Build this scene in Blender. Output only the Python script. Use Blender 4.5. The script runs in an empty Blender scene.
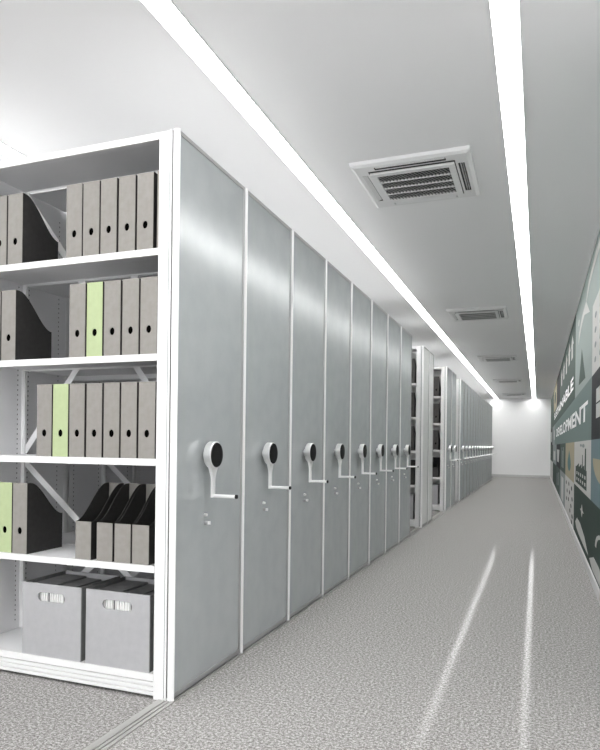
import bpy, math, random
from mathutils import Matrix, Vector
PI = math.pi
random.seed(7)
S = bpy.context.scene
COL = S.collection

# ------------------------------------------------------------------ materials
def principled(name, color, rough=.5, metal=0., spec=.5, coat=0.):
    m = bpy.data.materials.new(name); m.use_nodes = True
    b = m.node_tree.nodes['Principled BSDF']
    b.inputs['Base Color'].default_value = (*color, 1)
    b.inputs['Roughness'].default_value = rough
    b.inputs['Metallic'].default_value = metal
    b.inputs['Specular IOR Level'].default_value = spec
    b.inputs['Coat Weight'].default_value = coat
    return m

def mottled(name, c1, c2, scale, rough=.5, metal=0., spec=.5, detail=2., bump=0., bscale=None, rough2=None, lo=.35, hi=.65):
    m = principled(name, c1, rough, metal, spec)
    nt = m.node_tree; N = nt.nodes; L = nt.links; b = N['Principled BSDF']
    tc = N.new('ShaderNodeTexCoord'); nz = N.new('ShaderNodeTexNoise')
    nz.inputs['Scale'].default_value = scale; nz.inputs['Detail'].default_value = detail
    L.new(tc.outputs['Object'], nz.inputs['Vector'])
    cr = N.new('ShaderNodeValToRGB')
    cr.color_ramp.elements[0].position = lo; cr.color_ramp.elements[0].color = (*c1, 1)
    cr.color_ramp.elements[1].position = hi; cr.color_ramp.elements[1].color = (*c2, 1)
    L.new(nz.outputs['Fac'], cr.inputs['Fac']); L.new(cr.outputs['Color'], b.inputs['Base Color'])
    if rough2 is not None:
        mr = N.new('ShaderNodeMapRange')
        mr.inputs['From Min'].default_value = lo; mr.inputs['From Max'].default_value = hi
        mr.inputs['To Min'].default_value = rough; mr.inputs['To Max'].default_value = rough2
        L.new(nz.outputs['Fac'], mr.inputs['Value']); L.new(mr.outputs['Result'], b.inputs['Roughness'])
    if bump:
        n2 = N.new('ShaderNodeTexNoise'); n2.inputs['Scale'].default_value = bscale or scale
        n2.inputs['Detail'].default_value = 2
        L.new(tc.outputs['Object'], n2.inputs['Vector'])
        bp = N.new('ShaderNodeBump'); bp.inputs['Strength'].default_value = bump; bp.inputs['Distance'].default_value = .002
        L.new(n2.outputs['Fac'], bp.inputs['Height']); L.new(bp.outputs['Normal'], b.inputs['Normal'])
    return m

def emission(name, color, strength):
    m = bpy.data.materials.new(name); m.use_nodes = True
    nt = m.node_tree; nt.nodes.clear()
    e = nt.nodes.new('ShaderNodeEmission'); o = nt.nodes.new('ShaderNodeOutputMaterial')
    e.inputs['Color'].default_value = (*color, 1); e.inputs['Strength'].default_value = strength
    nt.links.new(e.outputs[0], o.inputs[0]); return m

def srgb(r, g, b):
    f = lambda v: (v/255/12.92 if v/255 <= .04045 else ((v/255+.055)/1.055)**2.4)
    return (f(r), f(g), f(b))

M = {}
M['ceiling'] = principled('ceiling_paint', (.89, .89, .895), .6, spec=.3)
M['wall'] = principled('wall_paint', (.87, .87, .87), .6)
M['white'] = principled('white_powder_coat', (.82, .82, .82), .38)
M['inner'] = mottled('grey_white_steel', (.82, .82, .83), (.85, .85, .86), 3., .42)
def panel_material():
    # grey-green paint under a thin satin lacquer with an even sheen
    m = bpy.data.materials.new('grey_green_panel'); m.use_nodes = True
    nt = m.node_tree; N = nt.nodes; L = nt.links; N.clear()
    out = N.new('ShaderNodeOutputMaterial'); df = N.new('ShaderNodeBsdfDiffuse'); gl = N.new('ShaderNodeBsdfGlossy'); mix = N.new('ShaderNodeMixShader')
    tc = N.new('ShaderNodeTexCoord'); nz = N.new('ShaderNodeTexNoise'); nz.inputs['Scale'].default_value = 9; nz.inputs['Detail'].default_value = 3
    L.new(tc.outputs['Object'], nz.inputs['Vector'])
    cr = N.new('ShaderNodeValToRGB'); cr.color_ramp.elements[0].position = .35; cr.color_ramp.elements[1].position = .65
    cr.color_ramp.elements[0].color = (.415, .44, .445, 1); cr.color_ramp.elements[1].color = (.445, .468, .472, 1)
    L.new(nz.outputs['Fac'], cr.inputs['Fac']); L.new(cr.outputs['Color'], df.inputs['Color'])
    gl.inputs['Roughness'].default_value = .2; gl.inputs['Color'].default_value = (.96, .98, .98, 1); mix.inputs[0].default_value = .14
    L.new(df.outputs[0], mix.inputs[1]); L.new(gl.outputs[0], mix.inputs[2]); L.new(mix.outputs[0], out.inputs[0]); return m
M['panel'] = panel_material()
M['palepanel'] = mottled('pale_panel', (.70, .71, .70), (.74, .75, .74), 6., .35)
M['alu'] = principled('brushed_aluminium', (.42, .42, .42), .4, .5)
M['trimwhite'] = principled('white_trim', (.88, .88, .88), .3)
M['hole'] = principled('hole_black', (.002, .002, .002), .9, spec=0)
M['topgrey'] = principled('grey_added_cover', (.46, .46, .46), .5)
M['groove'] = principled('dark_groove', (.03, .03, .03), .7)
M['silver'] = principled('satin_white_metal', (.90, .90, .90), .3, .35)
M['hub'] = principled('brushed_hub_metal', (.86, .86, .86), .3, .85)
M['chrome'] = principled('chrome', (.85, .85, .85), .12, 1.)
M['black'] = principled('black_plastic', (.006, .006, .0065), .6, spec=.2)
M['spine'] = mottled('warm_grey_board', (.245, .231, .213), (.268, .254, .236), 40, .6)
M['green'] = mottled('pale_green_board', (.40, .475, .265), (.42, .50, .28), 40, .6)
M['darkside'] = mottled('black_board', (.020, .019, .018), (.026, .025, .024), 60, .6)
M['charcoal'] = mottled('charcoal_board', (.045, .042, .04), (.06, .056, .054), 40, .6)
M['boxgrey'] = mottled('grey_box_board', (.385, .385, .395), (.41, .41, .42), 30, .6)
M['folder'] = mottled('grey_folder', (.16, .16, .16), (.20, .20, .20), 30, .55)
M['paper'] = principled('paper', (.86, .86, .85), .7)
M['rail'] = principled('floor_rail_steel', (.42, .415, .40), .4, .3)
M['base'] = principled('baseboard_grey', (.55, .55, .55), .5)
M['grilldark'] = principled('grille_dark', (.02, .02, .02), .6)
M['acwhite'] = principled('white_plastic', (.80, .80, .80), .45)
M['strip'] = emission('led_diffuser', (1, .998, .99), 19.)
# floor: speckled grey vinyl under a thin, nearly mirror-smooth sealer with fine pebbling
def floor_material():
    m = bpy.data.materials.new('speckled_vinyl'); m.use_nodes = True
    nt = m.node_tree; N = nt.nodes; L = nt.links; N.clear()
    out = N.new('ShaderNodeOutputMaterial'); df = N.new('ShaderNodeBsdfDiffuse'); gl = N.new('ShaderNodeBsdfGlossy'); mix = N.new('ShaderNodeMixShader')
    tc = N.new('ShaderNodeTexCoord')
    def noise(scale, detail, rough=.5):
        n = N.new('ShaderNodeTexNoise'); n.inputs['Scale'].default_value = scale; n.inputs['Detail'].default_value = detail; n.inputs['Roughness'].default_value = rough
        L.new(tc.outputs['Object'], n.inputs['Vector']); return n
    n1 = noise(92, 3, .6); n2 = noise(210, 1)
    mx = N.new('ShaderNodeMix'); mx.data_type = 'FLOAT'; mx.inputs[0].default_value = .42
    L.new(n1.outputs['Fac'], mx.inputs[2]); L.new(n2.outputs['Fac'], mx.inputs[3])
    cr = N.new('ShaderNodeValToRGB'); e = cr.color_ramp.elements
    e[0].position = .38; e[0].color = (*srgb(*FLO), 1)
    e[1].position = .63; e[1].color = (*srgb(*FHI), 1)
    q = cr.color_ramp.elements.new(.5); q.color = (*srgb(*FMI), 1)
    L.new(mx.outputs[0], cr.inputs['Fac']); L.new(cr.outputs['Color'], df.inputs['Color'])
    gl.inputs['Roughness'].default_value = .055; gl.inputs['Color'].default_value = (1, 1, 1, 1)
    bp = N.new('ShaderNodeBump'); bp.inputs['Strength'].default_value = .05; bp.inputs['Distance'].default_value = .001
    L.new(n2.outputs['Fac'], bp.inputs['Height']); L.new(bp.outputs['Normal'], gl.inputs['Normal'])
    lw = N.new('ShaderNodeLayerWeight'); lw.inputs['Blend'].default_value = .5
    mr = N.new('ShaderNodeMapRange'); mr.inputs['From Min'].default_value = .56; mr.inputs['From Max'].default_value = .9
    mr.inputs['To Min'].default_value = .003; mr.inputs['To Max'].default_value = .040
    L.new(lw.outputs['Facing'], mr.inputs['Value'])
    m2 = N.new('ShaderNodeMath'); m2.operation = 'MULTIPLY'
    m3 = N.new('ShaderNodeMapRange'); m3.inputs['From Min'].default_value = .36; m3.inputs['From Max'].default_value = .62
    m3.inputs['To Min'].default_value = .25; m3.inputs['To Max'].default_value = 1.5
    L.new(n1.outputs['Fac'], m3.inputs['Value']); L.new(mr.outputs['Result'], m2.inputs[0]); L.new(m3.outputs['Result'], m2.inputs[1])
    L.new(m2.outputs[0], mix.inputs[0]); L.new(df.outputs[0], mix.inputs[1]); L.new(gl.outputs[0], mix.inputs[2]); L.new(mix.outputs[0], out.inputs[0])
    return m
FLO, FMI, FHI = (106, 103, 101), (149, 147, 145), (200, 198, 197)
M['floor'] = floor_material()

# ------------------------------------------------------------------ mesh builder
class MB:
    def __init__(s): s.v = []; s.f = []; s.mi = []; s.sm = []; s.mats = []
    def slot(s, mat):
        if mat not in s.mats: s.mats.append(mat)
        return s.mats.index(mat)
    def add(s, verts, faces, mat, smooth=False):
        k = len(s.v); s.v += [tuple(p) for p in verts]; i = s.slot(mat)
        for f in faces: s.f.append([a+k for a in f]); s.mi.append(i); s.sm.append(smooth)
    def box(s, x0, x1, y0, y1, z0, z1, mat):
        x0, x1 = min(x0, x1), max(x0, x1); y0, y1 = min(y0, y1), max(y0, y1); z0, z1 = min(z0, z1), max(z0, z1)
        v = [(x0,y0,z0),(x1,y0,z0),(x1,y1,z0),(x0,y1,z0),(x0,y0,z1),(x1,y0,z1),(x1,y1,z1),(x0,y1,z1)]
        s.add(v, [(0,3,2,1),(4,5,6,7),(0,1,5,4),(1,2,6,5),(2,3,7,6),(3,0,4,7)], mat)
    def prism(s, poly, a0, a1, plane, mat):
        """poly: list of 2-D points; plane 'yz' extruded along x, 'xz' along y, 'xy' along z"""
        def P(p, a):
            return (a, p[0], p[1]) if plane == 'yz' else (p[0], a, p[1]) if plane == 'xz' else (p[0], p[1], a)
        area = sum(poly[i][0]*poly[(i+1) % len(poly)][1]-poly[(i+1) % len(poly)][0]*poly[i][1] for i in range(len(poly)))
        if area < 0: poly = poly[::-1]
        if a0 > a1: a0, a1 = a1, a0
        n = len(poly); v = [P(p, a0) for p in poly]+[P(p, a1) for p in poly]
        lo = list(range(n))[::-1]; hi = list(range(n, 2*n)); sd = [(i, (i+1) % n, n+(i+1) % n, n+i) for i in range(n)]
        fs = [lo, hi]+sd
        if plane == 'xz': fs = [f[::-1] for f in fs]
        s.add(v, fs, mat)
    def tube(s, p0, p1, r0, r1, mat, n=24, caps=True):
        p0, p1 = Vector(p0), Vector(p1); d = (p1-p0).normalized()
        u = d.orthogonal().normalized(); w = d.cross(u)
        ring = lambda c, r: [c+u*(r*math.cos(2*PI*i/n))+w*(r*math.sin(2*PI*i/n)) for i in range(n)]
        v = ring(p0, r0)+ring(p1, r1)
        s.add(v, [(i, (i+1) % n, n+(i+1) % n, n+i) for i in range(n)], mat, True)
        if caps:
            s.add(ring(p0, r0), [list(range(n))[::-1]], mat); s.add(ring(p1, r1), [list(range(n))], mat)
    def bar(s, p0, p1, w, t, mat):
        """flat bar in the xz plane, thickness t along y"""
        p0, p1 = Vector(p0), Vector(p1); d = (p1-p0).normalized(); nrm = Vector((-d.z, 0, d.x))*(w/2)
        poly = [(p0+nrm), (p1+nrm), (p1-nrm), (p0-nrm)]
        s.prism([(q.x, q.z) for q in poly], p0.y, p0.y+t, 'xz', mat)
    def plate_hole(s, x0, x1, z0, z1, y0, y1, hole, mat):
        """plate facing -y with a hole given as a list of (x, z) points (counter-clockwise)"""
        n = len(hole); cx = sum(h[0] for h in hole)/n; cz = sum(h[1] for h in hole)/n
        out = []
        for hx, hz in hole:
            dx, dz = hx-cx, hz-cz; t = 1e9
            if dx > 1e-9: t = min(t, (x1-cx)/dx)
            if dx < -1e-9: t = min(t, (x0-cx)/dx)
            if dz > 1e-9: t = min(t, (z1-cz)/dz)
            if dz < -1e-9: t = min(t, (z0-cz)/dz)
            out.append([cx+dx*t, cz+dz*t])
        for c in ((x0, z0), (x1, z0), (x1, z1), (x0, z1)):   # snap nearest ring point to every corner
            j = min(range(n), key=lambda i: (out[i][0]-c[0])**2+(out[i][1]-c[1])**2); out[j] = list(c)
        v = [(p[0], y0, p[1]) for p in out]+[(p[0], y0, p[1]) for p in hole]+[(p[0], y1, p[1]) for p in out]+[(p[0], y1, p[1]) for p in hole]
        f = []
        for i in range(n):
            j = (i+1) % n
            f += [(i, j, n+j, n+i), (2*n+j, 2*n+i, 3*n+i, 3*n+j), (i, 2*n+i, 2*n+j, j), (n+j, 3*n+j, 3*n+i, n+i)]
        s.add(v, f, mat)
    def mesh(s, name):
        me = bpy.data.meshes.new(name); me.from_pydata(s.v, [], s.f)
        for m in s.mats: me.materials.append(m)
        for p, i, sm in zip(me.polygons, s.mi, s.sm): p.material_index = i; p.use_smooth = sm
        me.update(); return me
    def build(s, name, parent=None, loc=None, bevel=0):
        o = bpy.data.objects.new(name, s.mesh(name)); COL.objects.link(o)
        if parent: o.parent = parent
        if loc: o.location = loc
        if bevel:
            b = o.modifiers.new('bevel', 'BEVEL'); b.width = bevel; b.segments = 2; b.limit_method = 'ANGLE'
        return o

def tag(o, label=None, cat=None, group=None, kind=None):
    if label: o['label'] = label
    if cat: o['category'] = cat
    if group: o['group'] = group
    if kind: o['kind'] = kind
    return o
def thing(name, label, cat, loc=(0, 0, 0), rz=0, group=None):
    o = bpy.data.objects.new(name, None); COL.objects.link(o); o.empty_display_size = .1
    o.location = loc; o.rotation_euler = (0, 0, rz)
    return tag(o, label, cat, group)
def kids(o): return [c for c in COL.objects if c.parent == o]
def copy_tree(o, parent=None):
    c = o.copy(); COL.objects.link(c)
    if parent: c.parent = parent
    for ch in list(o.children): copy_tree(ch, c)
    return c
ORD = ['first', 'second', 'third', 'fourth', 'fifth', 'sixth', 'seventh', 'eighth', 'ninth', 'tenth', 'eleventh', 'twelfth', 'thirteenth', 'fourteenth']

# ------------------------------------------------------------------ setting
XW = .394                # right wall plane
XL = -4.6                # left wall (beyond the shelving)
YN, YF = -2.8, 22.2      # wall behind the viewer, end wall
ZC = 2.60
def structure(name, mb):
    o = mb.build(name); o['kind'] = 'structure'; return o
m = MB(); m.box(XL-.1, XW+.1, YN-.1, YF+.1, -.1, 0, M['floor']); structure('floor', m)
m = MB(); m.box(XL-.1, XW+.1, YN-.1, YF+.1, ZC, ZC+.1, M['ceiling']); structure('ceiling', m)
m = MB(); m.box(XW, XW+.1, YN-.1, YF+.1, 0, ZC, M['wall']); structure('wall_right', m)
m = MB(); m.box(XL-.1, XL, YN-.1, YF+.1, 0, ZC, M['wall']); structure('wall_left', m)
m = MB(); m.box(XL, XW, YF, YF+.1, 0, ZC, M['wall']); structure('wall_back', m)
WX0, WX1, WZ0, WZ1 = -4.0, -.35, .75, 2.42      # added, unseen window behind the viewer that lights the shelf fronts
m = MB()
for a, b, z0, z1 in ((XL, WX0, 0, ZC), (WX1, XW, 0, ZC), (WX0, WX1, 0, WZ0), (WX0, WX1, WZ1, ZC)): m.box(a, b, YN-.1, YN, z0, z1, M['wall'])
structure('wall_front', m)
m = MB(); n = 4
for i in range(n+1):
    x = WX0+.02+(WX1-WX0-.04)*i/n; m.box(x-.02, x+.02, YN-.08, YN-.03, WZ0, WZ1, M['white'])
for z in (WZ0, WZ1-.04): m.box(WX0, WX1, YN-.08, YN-.03, z, z+.04, M['white'])
win = structure('added_window_1', m)
gm = bpy.data.materials.new('added_window_glass'); gm.use_nodes = True; nt = gm.node_tree; nt.nodes.clear()
o_ = nt.nodes.new('ShaderNodeOutputMaterial'); x_ = nt.nodes.new('ShaderNodeMixShader'); t_ = nt.nodes.new('ShaderNodeBsdfTransparent'); g_ = nt.nodes.new('ShaderNodeBsdfGlossy')
g_.inputs['Roughness'].default_value = .02; x_.inputs[0].default_value = .06
nt.links.new(t_.outputs[0], x_.inputs[1]); nt.links.new(g_.outputs[0], x_.inputs[2]); nt.links.new(x_.outputs[0], o_.inputs[0])
m = MB(); m.box(WX0, WX1, YN-.058, YN-.052, WZ0+.02, WZ1-.02, gm); m.build('pane', win)
pl = bpy.data.lights.new('added_window_portal', 'AREA'); pl.shape = 'RECTANGLE'; pl.size = WX1-WX0; pl.size_y = WZ1-WZ0; pl.cycles.is_portal = True
po = bpy.data.objects.new('added_window_portal', pl); COL.objects.link(po); po.location = ((WX0+WX1)/2, YN-.02, (WZ0+WZ1)/2); po.rotation_euler = (PI/2, 0, 0)
m = MB(); m.prism([(XW, 0), (XW-.014, 0), (XW-.014, .066), (XW-.008, .074), (XW, .074)], YN, YF, 'xz', M['base']); structure('baseboard_right', m)
m = MB(); m.prism([(YF, 0), (YF-.014, 0), (YF-.014, .066), (YF-.008, .074), (YF, .074)], XL, XW-.014, 'yz', M['base']); structure('baseboard_back', m)

# floor rail: steel strip with two grooves, let into the floor under the end panels
m = MB()
for a, b, z in ((-1.368, -1.338, .004), (-1.338, -1.333, .0008), (-1.333, -1.320, .004), (-1.320, -1.315, .0008), (-1.315, -1.300, .004)):
    m.box(a, b, -2.7, 20.6, 0, z, M['rail'] if z > .002 else M['groove'])
tag(m.build('floor_rail'), 'grey steel double groove rail running in the floor under the shelving ends', 'rail')

# ------------------------------------------------------------------ ceiling lights
def light_strip(xc, label, w=.098):
    t = thing('light_strip', label, 'light', (xc, (YN+YF)/2, ZC), 0, 'ceiling light strips')
    L = (YF-YN)/2-.03
    d = MB(); d.box(-w/2, w/2, -L, L, -.006, -.001, M['strip']); d.build('diffuser', t)
    f = MB()
    for sx in (-1, 1): f.box(sx*w/2, sx*(w/2+.004), -L, L, -.007, 0, M['acwhite'])
    for sy in (-1, 1): f.box(-w/2-.004, w/2+.004, sy*L, sy*(L+.004), -.007, 0, M['acwhite'])
    f.build('edge_frame', t)
light_strip(-.13, 'long glowing light strip in the ceiling close to the mural wall')
light_strip(-1.31, 'long glowing light strip in the ceiling above the crank handle panels')
light_strip(-2.76, 'glowing light strip over the shelving, glimpsed above the open shelf top')

# ------------------------------------------------------------------ cassette air conditioners
def ac_unit():
    t = thing('air_conditioner', '', 'air conditioner', (0, 0, 0), 0, 'ceiling cassette air conditioners')
    h = .335
    b = MB()
    # outer frame with a chamfered edge, built of four sides round each outlet slot
    def ring(o, i, z0, z1, mat):
        pts = lambda r, z: [(-r, -r, z), (r, -r, z), (r, r, z), (-r, r, z)]
        b.add(pts(o, z0)+pts(i, z1), [(0, 4, 5, 1), (1, 5, 6, 2), (2, 6, 7, 3), (3, 7, 4, 0)], mat)
    ring(h, h-.004, 0, -.018, M['acwhite']); ring(h-.004, h-.022, -.018, -.028, M['acwhite'])
    zf = -.028; a, c = h-.022, .245
    so, si, sl = .292, .258, .20       # slot outer / inner distance, half length
    def quad(x0, x1, y0, y1, z=zf): b.add([(x0, y0, z), (x0, y1, z), (x1, y1, z), (x1, y0, z)], [(0, 1, 2, 3)], M['acwhite'])
    for k in range(4):
        R = Matrix.Rotation(k*PI/2, 3, 'Z'); n0 = len(b.v)
        quad(-a, a, -a, -so) if k % 2 == 0 else quad(-so, so, -a, -so)
        quad(-sl, sl, -si, -c+.0) ; quad(-so, -sl, -so, -c) if k % 2 == 0 else None
        quad(sl, so, -so, -c) if k % 2 == 0 else None
        if k % 2 == 1: quad(-c, -sl, -so, -c); quad(sl, c, -so, -c)
        b.v[n0:] = [tuple(R @ Vector(p)) for p in b.v[n0:]]
    for k in (1, 3):
        pass
    for sx in (-1, 1): quad(*sorted((sx*so, sx*a)), -so, so)
    # dark throat behind the slots
    b.box(-.30, .30, -.30, .30, -.010, -.004, M['grilldark'])
    b.build('housing', t)
    for k in range(4):
        R = Matrix.Rotation(k*PI/2, 4, 'Z')
        fl = MB()
        if k == 1:      # this outlet stands open: only two slim vanes in it
            for yy in (-so+.009, -so+.021): fl.box(-sl+.006, sl-.006, yy, yy+.003, -.027, -.012, M['acwhite'])
        else: fl.prism([(-so+.004, -.0300), (-si-.006, -.0225), (-si-.007, -.0195), (-so+.003, -.0270)], -sl+.006, sl-.006, 'yz', M['acwhite'])
        fl.v = [tuple(R @ Vector(p)) for p in fl.v]; fl.build('air_flap', t)
    # inner intake panel
    p = MB(); g = .185
    for x0, x1, y0, y1 in ((-.24, .24, -.225, -g), (-.24, .24, g, .225), (-.24, -.205, -g, g), (.205, .24, -g, g)):
        p.box(x0, x1, y0, y1, -.040, -.026, M['acwhite'])
    for i in range(1, 4):
        y = -g+2*g*i/4; p.box(-.205, .205, y-.006, y+.006, -.040, -.030, M['acwhite'])
    p.build('intake_panel', t, bevel=.003)
    gr = MB(); gr.box(-.206, .206, -g-.001, g+.001, -.0285, -.0265, M['grilldark'])
    n = 20
    for i in range(4):
        y0 = -g+2*g*i/4+(.006 if i else 0); y1 = -g+2*g*(i+1)/4-(.006 if i < 3 else 0)
        for k in range(-3, n+3):
            x = -.205+.41*k/n; w = .0023; sl_ = .040; h_ = y1-y0
            a0 = max(0, (-.205-x)/sl_); a1 = min(1, (.205-w-x)/sl_)
            if a1 <= a0: continue
            gr.prism([(x+sl_*a0, y0+h_*a0), (x+sl_*a0+w, y0+h_*a0), (x+sl_*a1+w, y0+h_*a1), (x+sl_*a1, y0+h_*a1)], -.039, -.033, 'xy', M['alu'])
    gr.build('grille', t)
    return t
AC0 = ac_unit()
acl = ['nearest and largest square ceiling air conditioner with slanted grille',
       'second square ceiling air conditioner from the viewer along the corridor',
       'third small air conditioner in the ceiling, halfway along the corridor',
       'fourth tiny air conditioner in the ceiling, next to the last one',
       'farthest air conditioner in the ceiling, closest to the white end wall']
for i, y in enumerate((3.815, 7.92, 12.0, 16.1, 20.3)):
    t = AC0 if i == 0 else copy_tree(AC0)
    t.location = (-.69, y, ZC); t['label'] = acl[i]

# ------------------------------------------------------------------ mobile shelving units
XP = -1.311                       # plane of the end panels
LEV = [.097, .518, .936, 1.346, 1.758, 2.207]
H = 2.207
UX = [-.035, -1.036, -2.04]       # local x of the upright sheets
def holes(mb, x, side, y, z0, z1):
    z = z0
    while z < z1:
        e = side*.0004
        mb.add([(x+e, y-.0022, z-.0035), (x+e, y+.0022, z-.0035), (x+e, y+.0022, z+.0035), (x+e, y-.0022, z+.0035)],
               [(0, 1, 2, 3) if side > 0 else (3, 2, 1, 0)], M['groove'])
        z += .0235
MESH = {}
def cached(key, fn):
    if key not in MESH: MESH[key] = fn()
    return MESH[key]
def put(name, key, fn, parent):
    o = bpy.data.objects.new(name, cached(key, lambda: fn().mesh(name))); COL.objects.link(o); o.parent = parent; return o

def upright_mb(k, y0, y1, front):
    x = UX[k]; b = MB(); fw = .045
    xl, xr = (x-fw, x) if k == 0 else (x-fw/2, x+fw/2) if k == 1 else (x, x+fw)
    b.box(x-.001, x+.001, y0, y1, .02, H, M['inner'])
    yf = y0 if front else y1; yr = y1 if front else y0; d = 1 if front else -1
    b.box(xl, xr, yf, yf+d*.005, 0, H, M['white'])                       # face of the post
    for xx in ((xr-.002,) if k == 0 else (xl,) if k == 2 else (xl, xr-.002)): b.box(xx, xx+.002, yf, yf+d*.03, .02, H, M['white'])
    b.box(x-.012, x+.022, yr, yr-d*.004, .02, H, M['trimwhite'])             # rear flange
    for yy in (yr-d*.030, ): 
        for sd in (-1, 1): holes(b, x+sd*.001, sd, yy, .14, 2.15)
    for sd in (-1, 1): holes(b, x+sd*.001, sd, yf+d*.06, .14, 2.15)
    return b
def shelf_mb(bay, y0, y1, front, z, lip=.027):
    xr = UX[bay]-.002; xl = UX[bay+1]+.002
    fl = xl+(.0215 if bay == 0 else .0445); fr = xr-(.0445 if bay == 0 else .0215)
    b = MB(); yf = y0 if front else y1; yr = y1 if front else y0; d = 1 if front else -1
    b.box(xl+.001, xr-.001, yf+d*.0315, yr-d*.005, z-.003, z, M['inner'])
    b.box(fl, fr, yf, yf+d*.0315, z-.003, z, M['white'])
    b.box(fl, fr, yf, yf+d*.003, z-lip, z-.003, M['white'])
    b.box(fl, fr, yf+d*.003, yf+d*.018, z-lip, z-lip+.002, M['white'])
    b.box(xl+.02, xr-.02, yr-d*.007, yr-d*.005, z-.009, z-.003, M['inner'])
    return b
def cover_mb(bay, y0, y1):  # added unseen grey sheet on top, cuts the light bounced onto the ceiling
    b = MB(); b.box(UX[bay+1]+.03, UX[bay]-.03, y0+.012, y1-.008, H+.0005, H+.002, M['topgrey']); return b
def plinth_mb(bay, y, d):
    xr = UX[bay]-.002; xl = UX[bay+1]+.002
    fl = xl+(.0215 if bay == 0 else .0445); fr = xr-(.0445 if bay == 0 else .0215)
    b = MB()
    pr = [(y+d*.02, .012), (y+d*.004, .012)]
    for i in range(3):
        z = .012+.0195*i
        pr += [(y+d*.002, z+.003), (y+d*.002, z+.014), (y+d*.012, z+.0150), (y+d*.012, z+.0195)]
    pr += [(y+d*.02, .0655)]
    b.prism(pr, fl, fr, 'yz', M['white']); return b
def panel_mb(W, mat):
    b = MB(); b.box(-.024, -.002, .018, W-.012, .030, H-.012, mat); return b
def trim_mb(W, mat='trimwhite'):
    b = MB()      # white edge extrusion on the opening side, with a groove
    b.prism([(-.032, .0), (-.024, .0), (-.024, .006), (-.017, .006), (-.017, .0), (.000, .0), (.008, .006), (.008, .010), (.002, .014), (-.032, .014)], .002, H+.004, 'xy', M[mat])
    b.box(-.024, -.017, .0052, .0062, .013, H+.003, M['groove'])
    return b
def frame_mb(W):
    b = MB()
    b.prism([(-.032, W-.012), (.001, W-.012), (.003, W-.010), (.003, W-.001), (-.032, W-.001)], .012, H+.002, 'xy', M['alu'])
    b.box(-.032, .002, .018, W-.012, H-.012, H+.002, M['alu'])
    b.box(-.032, .002, .018, W-.012, .012, .030, M['alu'])
    b.box(-.034, -.032, .0, W-.001, .012, H, M['groove'])
    return b
HY, HZ = .250, .951
def crank_mb():
    b = MB(); s = M['hub']
    b.tube((-.002, HY, HZ), (.020, HY, HZ), .020, .020, s)
    b.tube((.018, HY, HZ), (.022, HY, HZ), .052, .056, s, 40); b.tube((.022, HY, HZ), (.050, HY, HZ), .056, .056, s, 40, False)
    b.tube((.050, HY, HZ), (.053, HY, HZ), .056, .053, s, 40)
    s = M['silver']
    n = 10; L = []; R = []        # neck that narrows to a flat arm
    for i in range(n+1):
        t = i/n; z = HZ-.030-.075*t; w = .043*(1-t)**1.6+.0075
        L.append((HY-w, z)); R.append((HY+w, z))
    poly = L+[(HY-.0075, .772), (HY+.0075, .772)]+R[::-1]
    b.prism(poly, .030, .044, 'yz', s)
    return b
def cap_mb():
    b = MB(); b.tube((.0525, HY, HZ), (.056, HY, HZ), .0525, .0505, M['black'], 40); return b
def grip_mb():
    b = MB(); b.tube((.043, HY, .779), (.142, HY, .779), .0075, .0075, M['silver'], 16); return b
def tip_mb():
    b = MB(); b.tube((.142, HY, .779), (.150, HY, .779), .0085, .0085, M['black'], 16); return b
def lock_mb():
    b = MB(); y, z = HY+.006, .664
    b.tube((-.002, y, z), (.012, y, z), .009, .008, M['alu'], 20)
    b.box(.012, .024, y-.0015, y+.0015, z-.007, z+.007, M['silver'])
    b.tube((-.002, y-.004, z+.034), (.010, y-.004, z+.034), .007, .006, M['silver'], 16); return b
def brace(parent, name_key, pts, y):
    def f():
        b = MB(); b.bar((pts[0], y, pts[1]), (pts[2], y, pts[3]), .030, .002, M['trimwhite']); return b
    return put('brace', name_key, f, parent)

def make_unit(y, W=.601, kind='full', mat='panel', handle=True, halves=2, braces=True, bays=2, back=False, trim='trimwhite'):
    t = thing('mobile_shelving', '', 'shelving unit', (XP, y, 0))
    pk = (round(W, 3), mat)
    p = put('end_panel', ('panel',)+pk, lambda: panel_mb(W, M[mat]), t)
    put('edge_trim', ('trim', W, trim), lambda: trim_mb(W, trim), p); put('panel_frame', ('frame', W), lambda: frame_mb(W), p)
    if handle:
        c = put('crank_handle', 'crank', crank_mb, t); put('hub_cap', 'cap', cap_mb, c); put('grip', 'grip', grip_mb, c); put('grip_tip', 'tip', tip_mb, c)
        put('lock', 'lock', lock_mb, t)
    mid = W/2 if halves == 2 else W
    spans = [(0, mid-.003, True)]+([(mid+.003, W-.001, False)] if halves == 2 else [])
    for (y0, y1, fr) in spans:
        for k in range(bays+1): put('upright', ('up', k, y0, y1), lambda: upright_mb(k, y0, y1, fr), t)
        for bay in range(bays):
            for z in (LEV if kind == 'full' else (LEV[0], LEV[-1])):
                put('shelf', ('shelf', bay, y0, y1, z), lambda: shelf_mb(bay, y0, y1, fr, z), t)
            if 1: put('added_cover', ('cover', bay, y0, y1), lambda: cover_mb(bay, y0, y1), t)
            put('plinth', ('pl', bay, y0, y1), lambda: plinth_mb(bay, y0 if fr else y1, 1 if fr else -1), t)
    if back:
        def bk():
            b = MB(); b.box(UX[bays]+.004, UX[0]-.004, mid-.0025, mid-.0012, .10, H-.03, M['white']); return b
        put('back_panel', ('back', W, bays), bk, t)
    if braces:
        yb = mid-.002
        for bay in range(bays):
            a, b_ = UX[bay+1]+.012, UX[bay]-.018
            for i, (z0, z1) in enumerate(((.94, 2.19), (2.19, .90), (.905, .09), (.08, .90))):
                brace(t, ('brace', bay, i, yb), (a, z0, b_, z1), yb-.0025*(i % 2))
    return t

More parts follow.
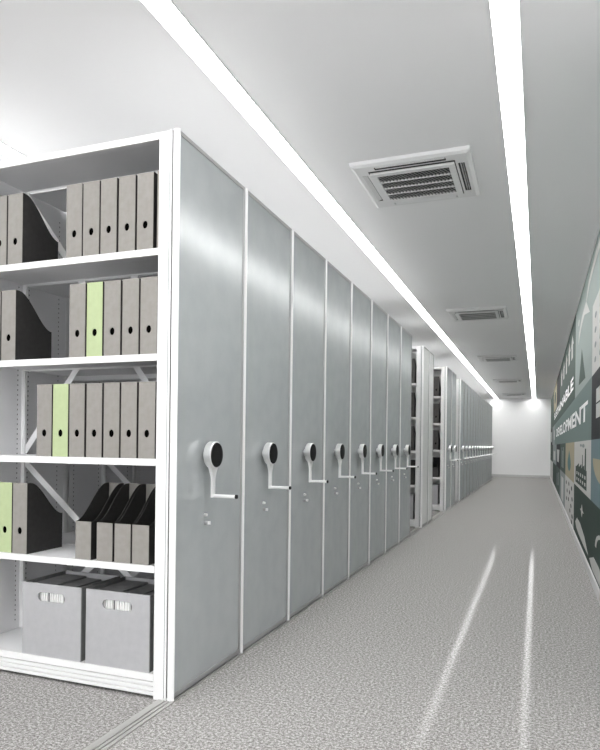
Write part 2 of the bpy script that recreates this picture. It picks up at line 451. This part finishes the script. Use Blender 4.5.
Y0 = 2.124; PITCH = .609
near = []
for i in range(8):
    u = make_unit(Y0+PITCH*i, kind='full' if i < 2 else 'closed', braces=i < 2)
    u['group'] = 'mobile shelving units of the near row'
    u['label'] = ('open white shelving unit with grey files, its crank end panel nearest the viewer' if i == 0 else
                  '%s grey-green crank handle panel of the near row, %s' % (ORD[i], 'last one before the first open aisle' if i == 7 else 'counted from the open shelf'))
    near.append(u)
YA = 7.742
ua = make_unit(YA, W=.448, kind='full', mat='palepanel', handle=False, halves=1, bays=1, braces=False, back=True)
tag(ua, 'pale unit without crank facing the first open aisle, dark files on its shelves', 'shelving unit')
ub = make_unit(YA+.455, W=.37, kind='closed', mat='palepanel', handle=False, halves=1, bays=1, braces=False)
tag(ub, 'narrow pale unit without crank, second of the pale pair between the two open aisles', 'shelving unit')
YB = 9.848
for i in range(2):
    u = make_unit(YB+PITCH*i, W=.601, kind='full' if i == 0 else 'closed', braces=False, back=i == 0)
    u['group'] = 'pair of mobile shelving units'
    u['label'] = ('grey unit with dark files and a grey box facing the second open aisle' if i == 0 else
                  'grey crank handle panel behind the unit with the grey box, before the far row')
YC = 11.71
for i in range(14):
    u = make_unit(YC+PITCH*i, kind='closed', braces=False, trim='alu' if i else 'trimwhite')
    u['group'] = 'mobile shelving units of the far row'
    u['label'] = ('first slim grey panel of the far row, with a pale front edge' if i == 0 else
                  'last slim grey panel of the far row, next to the white end wall' if i == 13 else
                  '%s slim grey panel of the far row, counted from its pale front edge' % ORD[i])

# ------------------------------------------------------------------ magazine files
FH, FD, FL = .302, .215, .155
def s_profile(reverse=False):
    pts = [(0, 0), (FD, 0), (FD, FL)]
    n = 18
    for i in range(1, n+1):
        t = i/n; s = t*t*(3-2*t); s = s*1.0
        y = FD-(FD-.018)*t
        pts.append((y, FL+(FH-FL)*s))
    pts.append((0, FH)); return pts
def file_meshes(w, spine, key):
    def side(x0, x1):
        b = MB(); b.prism(s_profile(), x0, x1, 'yz', M['darkside']); return b
    def sp(hole=True):
        b = MB(); r = .0135
        hp = [(r*.85*math.cos(a), .098+r*1.15*math.sin(a)) for a in [2*PI*(i+.5)/24 for i in range(24)]]
        b.plate_hole(-w/2+.0006, w/2-.0006, .0005, FH, -.0005, .0025, hp, M[spine]); return b
    def cup():  # black sheet behind the finger hole, stands in for the dark inside
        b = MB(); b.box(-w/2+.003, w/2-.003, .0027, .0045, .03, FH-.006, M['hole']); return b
    def back():
        b = MB(); b.box(-w/2+.0006, w/2-.0006, FD-.003, FD+.0005, .0005, FL, M[spine]); return b
    def fl():
        b = MB(); b.box(-w/2+.0025, w/2-.0025, .003, FD-.003, .001, .004, M['darkside']); return b
    return [('spine', (key, w, 'sp'), sp), ('hole_dark', (key, w, 'cup'), cup), ('side_panel', (key, w, 's1'), lambda: side(-w/2, -w/2+.0022)),
            ('side_panel', (key, w, 's2'), lambda: side(w/2-.0022, w/2)), ('front_board', (key, w, 'b'), back), ('base_board', (key, w, 'f'), fl)]
def magazine_file(x0, x1, y, z, spine, label, group, reverse=False):
    w = round(min(x1-x0, .0815)-.001, 3); xc = (x0+x1)/2
    t = thing('magazine_file', label, 'magazine file', (xc+XS, y if not reverse else y+FD, z+.0005), PI if reverse else 0, group)
    for nm, key, fn in file_meshes(w, spine, spine):
        if reverse and nm == 'hole_dark': continue
        put(nm, key, fn, t)
    return t
YFRONT = Y0+.005; XS = -.006
G = lambda: None
rows = [
 (1.758, 'top shelf', [(-1.835,-1.754,'spine'),(-1.75,-1.668,'spine'),(-1.663,-1.584,'spine'),(-1.576,-1.496,'spine'),(-1.489,-1.412,'spine'),(-1.398,-1.342,'spine')], [(-2.235,-2.152,'spine'),(-2.147,-2.065,'spine')]),
 (1.346, 'second shelf down', [(-1.814,-1.732,'spine'),(-1.726,-1.647,'green'),(-1.641,-1.56,'spine'),(-1.553,-1.474,'spine'),(-1.468,-1.389,'spine')], [(-2.262,-2.182,'spine'),(-2.177,-2.097,'spine')]),
 (.936, 'middle shelf', [(-1.977,-1.898,'spine'),(-1.893,-1.813,'green'),(-1.808,-1.73,'spine'),(-1.722,-1.644,'spine'),(-1.637,-1.56,'spine'),(-1.554,-1.478,'spine'),(-1.471,-1.393,'spine')], []),
 (.518, 'shelf above the grey boxes', [], [(-2.185,-2.106,'green'),(-2.102,-2.023,'spine')]),
]
for z, nm, right, left in rows:
    ng = sum(1 for q in right if q[2] == 'spine'); k = 0
    for i, (a, b, c) in enumerate(right):
        if c == 'green':
            lab = 'pale green magazine file among grey ones on the %s' % nm
        else:
            k += 1
            edge = 'at the left end of the run' if i == 0 else 'beside the white post' if i == len(right)-1 else ''
            lab = ('grey magazine file %s on the %s' % (edge, nm)) if edge else '%s grey magazine file of the run on the %s' % (ORD[k-1], nm)
        magazine_file(a, b, YFRONT+(.002 if b > -1.36 else 0), z, c, lab, 'magazine files on the %s' % nm)
    for i, (a, b, c) in enumerate(left):
        if c == 'green': lab = 'pale green magazine file at the left edge on the %s' % nm
        else: lab = 'grey magazine file showing its black curved side on the %s' % nm if i == len(left)-1 else 'grey magazine file cut by the left picture edge on the %s' % nm
        magazine_file(a, b, YFRONT, z, c, lab, 'magazine files on the %s' % nm)
for i, (a, b) in enumerate(((-1.770,-1.691),(-1.664,-1.586),(-1.578,-1.500),(-1.494,-1.415))):
    magazine_file(a, b, YFRONT, .518, 'spine',
        ['open grey magazine file set apart at the left of four turned low side out', 'second of four open grey magazine files turned low side out',
         'third of four open grey magazine files turned low side out', 'open grey magazine file turned low side out beside the white post'][i], 'open magazine files above the boxes', True)

# ------------------------------------------------------------------ archive boxes with folders
def archive_box(x0, x1, y, z, label, group, h=.303, d=.262):
    w = x1-x0; t = thing('archive_box', label, 'box', ((x0+x1)/2+XS, y, z+.0005), 0, group); T = .006
    sl, sr, cz = .071, .019, h-.054          # slot half length, half height
    hole = []
    for i in range(9): a = -PI/2+PI*i/8; hole.append((sl-sr+sr*math.cos(a), cz+sr*math.sin(a)))
    for i in range(9): a = PI/2+PI*i/8; hole.append((-sl+sr+sr*math.cos(a), cz+sr*math.sin(a)))
    f = MB(); f.plate_hole(-w/2, w/2, 0, h, 0, T, hole, M['boxgrey']); f.build('front_wall', t)
    b = MB()
    b.box(-w/2, -w/2+T, T, d, 0, h, M['folder']); b.box(w/2-T, w/2, T, d, 0, h, M['folder'])  # side walls coloured darker than the front, in place of shade
    b.box(-w/2+T, w/2-T, d-T, d, 0, h, M['boxgrey']); b.box(-w/2+T, w/2-T, T, d-T, 0, T, M['boxgrey']); b.build('box_body', t)
    return t
def folder(x0, x1, y0, y1, z0, h, label, group):
    t = thing('document_folder', label, 'folder', ((x0+x1)/2+XS, (y0+y1)/2, z0), 0, group); w = (x1-x0)/2; l = (y1-y0)/2; T = .0025
    c = MB(); c.box(-w, -w+T, -l, l, 0, h, M['folder']); c.box(w-T, w, -l, l, 0, h, M['folder']); c.box(-w+T, w-T, -l, l, 0, T, M['folder'])
    c.box(-w+T, w-T, -l+.012, l, h-T, h, M['folder']); c.build('cover', t)
    p = MB(); n = max(3, int((2*w-2*T)/.006)); s = (2*w-2*T)/n
    for i in range(n): p.box(-w+T+s*i+.0006, -w+T+s*(i+1)-.0006, -l+.002+.003*(i % 2), l-.003, T, h-T-.006-.002*(i % 3), M['paper'])
    p.build('pages', t)
for bi, (x0, x1, lab) in enumerate(((-2.042, -1.738, 'left'), (-1.713, -1.409, 'right'))):
    archive_box(x0, x1, YFRONT, .097, 'grey archive box with handhole on the bottom shelf, %s' % ('nearer the picture edge' if bi == 0 else 'beside the white post'), 'archive boxes on the bottom shelf')
    xa = x0+.010; seg = ((.002, .118, .284), (.119, .200, .276), (.201, .280, .270))
    for k, (a, b, h) in enumerate(seg):
        folder(xa+a, xa+b, YFRONT+.012, YFRONT+.250, .104, h,
               '%s grey folder standing in the archive box %s' % (['left', 'middle', 'right'][k], 'nearer the picture edge' if bi == 0 else 'beside the white post'), 'folders in the archive boxes')

# dark files and boxes on the two units that face the open aisles
def aisle_contents(y, nm, xs):
    for r, z in enumerate(LEV[4:1:-1]):
        row = ['top', 'second', 'middle'][r]
        for i, (a, b) in enumerate(xs):
            magazine_file(a, b, y, z, 'charcoal', 'charcoal magazine file, %s post, %s shelf, %s' % (
                'next to' if i == 0 else 'second from' if i == 1 else 'third from', row, nm), 'charcoal files facing the %s' % nm)
    for i, (a, b) in enumerate(xs[:2]):
        magazine_file(a, b, y, LEV[1], 'charcoal', 'open charcoal magazine file %s, fourth shelf, %s' % ('next to post' if i == 0 else 'second from post', nm), 'charcoal files facing the %s' % nm, True)
    archive_box(xs[0][1]-.304, xs[0][1], y, LEV[0], 'grey archive box, bottom shelf, %s' % nm, 'archive boxes in the aisles')
aisle_contents(YA+.014, 'pale unit in the first aisle', [(-1.49, -1.41), (-1.575, -1.495), (-1.66, -1.58)])
aisle_contents(YB+.014, 'grey unit in the second aisle', [(-1.50, -1.42), (-1.585, -1.505), (-1.67, -1.59)])

# ------------------------------------------------------------------ mural on the right wall
mur = thing('wall_mural', 'long green, beige and white wall mural lettered SUSTAINABLE DEVELOPMENT', 'mural', (XW, 11.0, 0))
YM = 11.0
def mm(r, g, b, name): return principled('mural_'+name, tuple(.62*(.75*c+.25*sum(srgb(r, g, b))/3) for c in srgb(r, g, b)), .7, spec=.08)
K = dict(dgreen=mm(82, 104, 96, 'dark_green'), band=mm(128, 152, 148, 'sage'), lgreen=mm(172, 188, 182, 'light_sage'), black=mm(52, 55, 58, 'charcoal'),
         white=mm(226, 226, 222, 'white'), beige=mm(196, 184, 148, 'beige'), blue=mm(122, 152, 160, 'blue'), teal=mm(98, 146, 146, 'teal'), forest=mm(66, 86, 78, 'forest'),
         grey=mm(160, 172, 172, 'grey'))
def tile(y0, y1, z0, z1, mat, t=.004):
    b = MB(); b.box(-t, 0, y0-YM, y1-YM, z0, z1, K[mat]); return b.build('colour_tile', mur)
def shape(name, polys, mat, t0=.004, t1=.0052):
    b = MB()
    for p in polys: b.prism([(y-YM, z) for y, z in p], -t1, -t0, 'yz', K[mat])
    return b.build(name, mur)
def ell(cy, cz, ry, rz, n=28, a0=0, a1=2*PI): return [(cy+ry*math.cos(a0+(a1-a0)*i/n), cz+rz*math.sin(a0+(a1-a0)*i/n)) for i in range(n+(0 if a1-a0 > 6.28 else 1))]
ZB, Z1, Z2, Z3, ZT = .075, .592, 1.06, 1.553, 2.528
c0, c1, c2, c3, c4, c5, c6, YE = 2.6, 5.44, 7.85, 10.3, 12.7, 15.2, 18.6, 22.18
# bottom row
tile(c0, c2, ZB, Z1, 'forest'); tile(c2, c3, ZB, Z1, 'white'); tile(c3, c4, ZB, Z1, 'grey'); tile(c4, c5, ZB, Z1, 'dgreen'); tile(c5, c6, ZB, Z1, 'forest'); tile(c6, YE, ZB, Z1, 'white')
# second row
tile(c0, c1, Z1, Z2, 'blue'); tile(c1, c2, Z1, Z2, 'white'); tile(c2, c3, Z1, Z2, 'beige'); tile(c3, c4, Z1, Z2, 'dgreen'); tile(c4, c5, Z1, Z2, 'black'); tile(c5, c6, Z1, Z2, 'grey'); tile(c6, YE, Z1, Z2, 'forest')
# lettering band row
tile(c0, c1, Z2, Z3, 'black'); tile(c1, 16.6, Z2, Z3, 'band'); tile(16.6, 19.5, Z2, Z3, 'grey'); tile(19.5, YE, Z2, Z3, 'black')
# top row
tile(c0, c1, Z3, 2.1, 'white'); tile(c0, c1, 2.1, ZT, 'lgreen'); tile(c1, c2, Z3, ZT, 'lgreen'); tile(c2, 13.2, Z3, ZT, 'dgreen'); tile(13.2, 15.4, 1.9, ZT, 'black'); tile(13.2, 18.2, Z3, 1.9, 'dgreen'); tile(15.4, 18.2, 1.9, ZT, 'beige'); tile(18.2, YE, Z3, ZT, 'dgreen')
# drawings
shape('tree_icon', [[(7.15, 1.64), (6.2, 1.62), (6.72, 1.95)]], 'dgreen')
shape('bird_icon', [[(7.3, 2.08), (6.9, 2.17), (6.4, 2.22), (5.75, 2.12), (6.2, 2.30), (6.75, 2.27), (7.2, 2.18)], ell(7.25, 2.3, .09, .03)], 'white')
shape('swoosh', [[(6.25, 2.27), (5.8, 2.36), (5.3, 2.39), (4.6, 2.40), (3.6, 2.38), (4.4, 2.47), (5.2, 2.46), (5.9, 2.41)]], 'white')
shape('dot_pattern', [ell(y, z, .075, .022, 10) for y in (5.15, 4.75, 4.35, 3.95) for z in (1.65, 1.76, 1.87, 1.98)], 'grey')
shape('window_icon', [[(5.02, 1.21), (3.9, 1.21), (3.9, 1.42), (5.02, 1.42)]], 'white')
shape('window_bars', [[(4.5, 1.21), (4.45, 1.21), (4.45, 1.42), (4.5, 1.42)], [(5.0, 1.31), (3.92, 1.31), (3.92, 1.32), (5.0, 1.32)]], 'black', .0052, .006)
shape('drop_icon', [[(9.1, .96)]+[(9.1+.42*math.cos(a), .79+.10*math.sin(a)) for a in [PI*.85+(PI*1.3)*i/20 for i in range(21)]]], 'teal')
fac = [[(7.55, .63), (5.9, .63), (5.9, .80), (6.2, .80), (6.2, .84), (6.6, .80), (6.6, .84), (7.0, .80), (7.0, .84), (7.4, .80), (7.55, .80)], [(6.15, .80), (5.98, .80), (6.0, .99), (6.12, .99)], [(6.5, .8), (6.4, .8), (6.42, .93), (6.48, .93)]]
shape('factory_icon', fac, 'forest')
shape('factory_windows', [[(y, z), (y-.14, z), (y-.14, z+.03), (y, z+.03)] for y in (7.35, 7.05, 6.75, 6.45, 6.15) for z in (.66, .72)], 'white', .0052, .006)
shape('smoke_icon', [ell(6.35, 1.015, .16, .018, 12), ell(6.7, 1.02, .13, .014, 12)], 'grey')
shape('bowl_icon', [ell(4.4, .92, .85, .17, 20, PI, 2*PI)], 'beige')
for y, z in ((9.9, .50), (9.1, .52), (8.4, .50), (9.6, .40), (8.9, .42), (8.25, .38), (9.2, .31), (8.5, .28), (9.8, .28), (8.2, .18), (8.75, .2), (8.35, .1)):
    shape('seed_icon', [ell(y, z, .11, .028, 10)], 'black')
shape('spark_icon', [[(6.46, .47), (6.36, .42), (6.2, .41), (6.36, .40), (6.46, .35), (6.56, .40), (6.72, .41), (6.56, .42)]], 'white')
shape('leaf_icon', [[(7.5, .20), (7.2, .27), (6.7, .27), (6.1, .22), (5.62, .13), (6.2, .13), (6.9, .14), (7.3, .16)], [(5.5, .13), (5.1, .20), (4.7, .20), (4.2, .17), (3.9, .10), (4.6, .09), (5.2, .09)]], 'white')
ring = ell(4.4, .30, .58, .13, 24, 0, PI)+ell(4.4, .30, .48, .105, 24, 0, PI)[::-1]
shape('arch_icon', [ring], 'white')
for i, y in enumerate((12.2, 11.2, 10.2, 9.3, 8.5)):
    zz = 2.10+.02*(i % 2)
    shape('figure_icon', [[(y+.28, zz), (y-.05, zz), (y-.05, zz+.16), (y-.2, zz+.15), (y+.1, zz+.29), (y+.4, zz+.16), (y+.28, zz+.17)]], 'white')
shape('cup_icon', [[(14.5, .70), (13.5, .70), (13.2, .95), (14.8, .95)]], 'white')
shape('page_icon', [[(11.9, .12), (11.0, .12), (11.0, .50), (11.9, .50)]], 'white')
shape('cross_icon', [[(14.6, .2), (14.3, .2), (14.3, .45), (14.6, .45)], [(13.7, .25), (13.4, .25), (13.4, .5), (13.7, .5)]], 'grey')
shape('arc_icon', [ell(17.3, 1.3, .55, .13, 20), ], 'white')
shape('sun_icon', [ell(16.8, 2.2, .6, .14, 20)], 'dgreen')
shape('text_lines', [[(y, .66), (y-.16, .66), (y-.16, 1.0-.06*(i % 2)), (y, 1.0-.06*(i % 2))] for i, y in enumerate((11.9, 11.55, 11.2))], 'lgreen')
shape('block_icon', [[(17.8, .68), (16.2, .68), (16.2, .9), (17.8, .9)]], 'white')
shape('block_icon', [[(21.5, 1.15), (20.2, 1.15), (20.2, 1.45), (21.5, 1.45)]], 'white')
def lettering(text, ya, yb, z0, z1):
    cu = bpy.data.curves.new('tmp_text', 'FONT'); cu.body = text; cu.offset = .028; cu.extrude = .0
    ob = bpy.data.objects.new('tmp_text', cu); COL.objects.link(ob)
    dg = bpy.context.evaluated_depsgraph_get(); me = bpy.data.meshes.new_from_object(ob.evaluated_get(dg))
    bpy.data.objects.remove(ob); bpy.data.curves.remove(cu)
    xs = [v.co.x for v in me.vertices]; ys = [v.co.y for v in me.vertices]
    x0, x1, y0, y1 = min(xs), max(xs), min(ys), max(ys)
    for v in me.vertices:
        v.co = Vector((-.0056, ya+(yb-ya)*(v.co.x-x0)/(x1-x0)-YM, z0+(z1-z0)*(v.co.y-y0)/(y1-y0)))
    me.materials.clear(); me.materials.append(M['trimwhite']); me.name = 'lettering'
    o = bpy.data.objects.new('lettering', me); COL.objects.link(o); o.parent = mur
    return o
lettering('SUSTAINABLE', 17.6, 8.22, 1.69, 1.85)
lettering('DEVELOPMENT', 15.4, 5.82, 1.225, 1.40)
m = MB(); m.box(-.010, 0, c0-YM, YE-YM, ZT, ZT+.010, M['trimwhite']); m.build('edge_trim', mur)

# ------------------------------------------------------------------ camera and render look
cam = bpy.data.cameras.new('camera'); co = bpy.data.objects.new('camera', cam); COL.objects.link(co)
cam.sensor_fit = 'HORIZONTAL'; cam.sensor_width = 36; cam.lens = 36*636.5/600
cam.shift_y = (444.13-375)/600; cam.clip_start = .02
co.matrix_world = Matrix.Translation((0, 0, 1.0)) @ Matrix.Rotation(.3575, 4, 'Z') @ Matrix.Rotation(PI/2, 4, 'X') @ Matrix.Rotation(.0117, 4, 'Z')
S.camera = co
w = bpy.data.worlds.new('world'); S.world = w; w.use_nodes = True
w.node_tree.nodes['Background'].inputs[0].default_value = (.97, .985, 1, 1); w.node_tree.nodes['Background'].inputs[1].default_value = 5.5
S.view_settings.view_transform = 'Standard'; S.view_settings.look = 'None'; S.view_settings.gamma = 1
S.view_settings.use_curve_mapping = False
S.view_settings.exposure = 0.17
S.cycles.max_bounces = 10; S.cycles.diffuse_bounces = 6; S.cycles.glossy_bounces = 5
S.cycles.use_denoising = True; S.cycles.sample_clamp_indirect = 8
